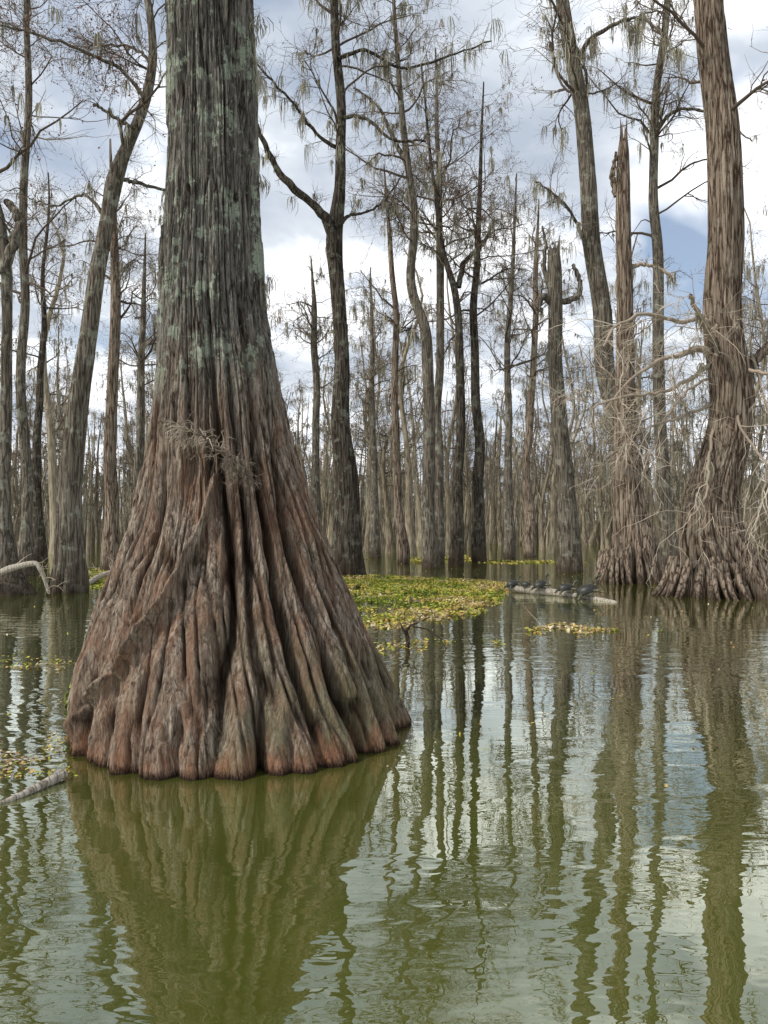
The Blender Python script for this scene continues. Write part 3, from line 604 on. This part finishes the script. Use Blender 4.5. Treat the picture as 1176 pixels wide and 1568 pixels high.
# ------------------------------------------------------------------ turtles
m,nt=newmat('turtle_shell'); n=N(nt)
co=n('ShaderNodeTexCoord').outputs['Object']
vo=n('ShaderNodeTexVoronoi',feature='DISTANCE_TO_EDGE',i_Scale=16.0,i_Vector=co)
col=n.mix(n.ramp(vo.outputs[0],[(0.0,0.0),(0.08,1.0)]),(0.035,0.03,0.02),(0.009,0.010,0.008))
b_=n('ShaderNodeBsdfPrincipled',i_Base_Color=col,i_Roughness=0.5); n('ShaderNodeOutputMaterial',i_0=b_.outputs[0]); M_shell=m
m,nt=newmat('turtle_skin'); n=N(nt); co=n('ShaderNodeTexCoord').outputs['Object']
col=n.mix(n.ramp(n.noise(n.mapping(co,(4,60,60)),1.5,2),[(0.52,0.0),(0.6,1.0)]),(0.018,0.02,0.012),(0.15,0.13,0.04))
b_=n('ShaderNodeBsdfPrincipled',i_Base_Color=col,i_Roughness=0.5); n('ShaderNodeOutputMaterial',i_0=b_.outputs[0]); M_skin=m
def turtle(loc,yaw,s,tilt=0.1,neck=0.5):
    B=Builder([M_shell,M_skin]); th=np.linspace(-np.pi/2,np.pi/2,19); K=28; ph=np.arange(K)*2*np.pi/K
    T,PHI=np.meshgrid(th,ph,indexing='ij'); rr=np.cos(T)**0.75; x=0.155*rr*np.cos(PHI); y=0.118*rr*np.sin(PHI)*(1-0.12*np.cos(PHI))
    z=np.where(T>0,0.105*np.abs(np.sin(T))**0.95,-0.026*np.abs(np.sin(T)))
    z=z+0.008*np.exp(-(y/0.012)**2)*(T>0.2)-0.006*(np.abs(T)<0.2)
    B.add(np.stack([x,y,z],-1),grid_faces(19,K),M_shell)
    def tb(pts,r,mt=M_skin):
        p=np.array(pts,float); t=np.linspace(0,len(p)-1,12); i=np.arange(len(p))
        tubes(B,np.stack([np.interp(t,i,p[:,j]) for j in range(3)],-1)[None],np.interp(t,i,r)[None],10,mt)
    h=neck*0.12
    tb([(0.11,0,0.0),(0.16,0,0.015+h*0.4),(0.19,0,0.03+h),(0.215,0,0.036+h),(0.24,0,0.036+h),(0.262,0,0.03+h),(0.27,0,0.028+h)],[0.032,0.024,0.021,0.027,0.026,0.014,0.002])
    for sx,sy,ex in ((0.10,0.085,0.075),(0.10,-0.085,0.075),(-0.10,0.08,-0.06),(-0.10,-0.08,-0.06)):
        sg=np.sign(sy)
        tb([(sx*0.8,sy*0.8,-0.005),(sx+ex*0.5,sy+sg*0.04,-0.012),(sx+ex,sy+sg*0.055,-0.045),(sx+ex*1.5,sy+sg*0.075,-0.055)],[0.028,0.024,0.019,0.006])
    tb([(-0.14,0,-0.008),(-0.18,0,-0.02),(-0.22,0.01,-0.035)],[0.014,0.009,0.002])
    o=B.obj('turtle'); o.location=loc; o.scale=(s,s,s); o.rotation_euler=(0,-tilt,yaw)
for f_,yaw,s,t,nk,zt_ in ((0.06,0.4,0.95,0.2,0.9,0.135),(0.19,2.8,0.7,0.1,0.5,0.165),(0.33,0.25,1.0,0.3,1.2,0.165),(0.56,0.1,1.1,0.15,0.6,0.135),(0.74,-0.1,1.35,0.32,1.2,0.105)):
    g=a+(c-a)*f_; turtle((g[0],g[1],zt_+0.035*s),yaw,s,t,nk)

# ------------------------------------------------------------------ water
m,nt=newmat('water_surface'); n=N(nt)
co=n('ShaderNodeTexCoord').outputs['Object']
w1=n.noise(n.mapping(co,(1.3,2.6,1)),1.6,1,0.5,0.5)
w2=n.noise(n.mapping(co,(5.5,11.0,1),(4,2,0)),1.8,1,0.5,0.3)
msk=n.ramp(n.noise(n.mapping(co,(0.3,0.45,1),(2.3,0.7,0)),1.0,2),[(0.38,0.25),(0.62,1.0)])
hh=n.math('MULTIPLY',n.math('ADD',w1,n.math('MULTIPLY',w2,0.17)),msk)
bp=n('ShaderNodeBump',i_Strength=1.0,i_Distance=0.0070,i_Height=hh)
gc=n.mix(n.ramp(n.noise(co,0.35,2),[(0.35,0.0),(0.65,1.0)]),(0.052,0.060,0.011),(0.076,0.083,0.016))
df=n('ShaderNodeBsdfDiffuse',i_Color=gc)
gl=n('ShaderNodeBsdfGlossy',i_Color=(0.87,0.90,0.80,1),i_Roughness=0.0,i_Normal=bp.outputs[0])
fr=n('ShaderNodeFresnel',i_IOR=1.33,i_Normal=bp.outputs[0])
fac=n.math('ADD',n.math('MULTIPLY',fr.outputs[0],2.2),0.20,clamp=True)
fac=n.math('MINIMUM',fac,0.88)
mx=n('ShaderNodeMixShader',i_0=fac,i_1=df.outputs[0],i_2=gl.outputs[0])
n('ShaderNodeOutputMaterial',i_0=mx.outputs[0])
B=Builder([m]); s_=1500.0
B.add(np.array([[-s_,-s_,0],[s_,-s_,0],[s_,s_,0],[-s_,s_,0]],float),np.array([[0,1,2,3]]),m,smooth=False)
B.obj('water')

# ------------------------------------------------------------------ sky, sun, camera
sc=bpy.context.scene
w=bpy.data.worlds.new('World'); sc.world=w; w.use_nodes=True; nt=w.node_tree; nt.nodes.clear(); n=N(nt)
SUN_EL,SUN_AZ=math.radians(48),math.radians(242)   # azimuth clockwise from +Y
sky=n('ShaderNodeTexSky',sky_type='NISHITA'); sky.sun_disc=False; sky.sun_elevation=SUN_EL; sky.sun_rotation=SUN_AZ
skyc=n.mix(1.0,sky.outputs[0],(0.15,0.15,0.15),'MULTIPLY')
skyc=n.mix(0.35,skyc,(0.6,0.68,0.78))
dirv=n('ShaderNodeTexCoord').outputs['Generated']
sp=n('ShaderNodeSeparateXYZ',i_0=dirv); zc=n.math('ADD',n.math('MAXIMUM',sp.outputs[2],0.0),0.22)
cv=n('ShaderNodeCombineXYZ',i_0=n.math('DIVIDE',sp.outputs[0],zc),i_1=n.math('DIVIDE',sp.outputs[1],zc)).outputs[0]
c1=n.noise(n.mapping(cv,(1,1,1),(3.1,1.7,0)),1.7,4,0.55,0.3)
c2=n.noise(n.mapping(cv,(1,1,1),(8.0,4.0,2)),2.2,5,0.55,0.2)
cov=n.ramp(c1,[(0.34,0.0),(0.48,1.0)])
cc=n.ramp(c2,[(0.34,(0.52,0.59,0.70)),(0.48,(0.80,0.86,0.94)),(0.60,(1.5,1.52,1.55))])
fin=n.mix(cov,skyc,cc)
bg=n('ShaderNodeBackground',i_Color=fin,i_Strength=1.0)
n('ShaderNodeOutputWorld',i_0=bg.outputs[0])
sun=bpy.data.lights.new('sun','SUN'); sun.energy=3.8; sun.angle=math.radians(4); sun.color=(1,0.95,0.87)
so=bpy.data.objects.new('sun',sun); sc.collection.objects.link(so)
d=Vector((math.sin(SUN_AZ)*math.cos(SUN_EL),math.cos(SUN_AZ)*math.cos(SUN_EL),math.sin(SUN_EL)))
so.rotation_euler=d.to_track_quat('Z','Y').to_euler()
cam=bpy.data.cameras.new('camera'); cam.sensor_fit='VERTICAL'; cam.sensor_height=36; cam.sensor_width=27; cam.lens=36*F/1568; cam.shift_y=28/1568; cam.clip_end=5000; cam.clip_start=0.05
co_=bpy.data.objects.new('camera',cam); sc.collection.objects.link(co_); co_.location=(0,0,CAM_H); co_.rotation_euler=(math.radians(90),0,0)
sc.camera=co_
sc.view_settings.view_transform='Standard'; sc.view_settings.look='None'; sc.view_settings.exposure=0
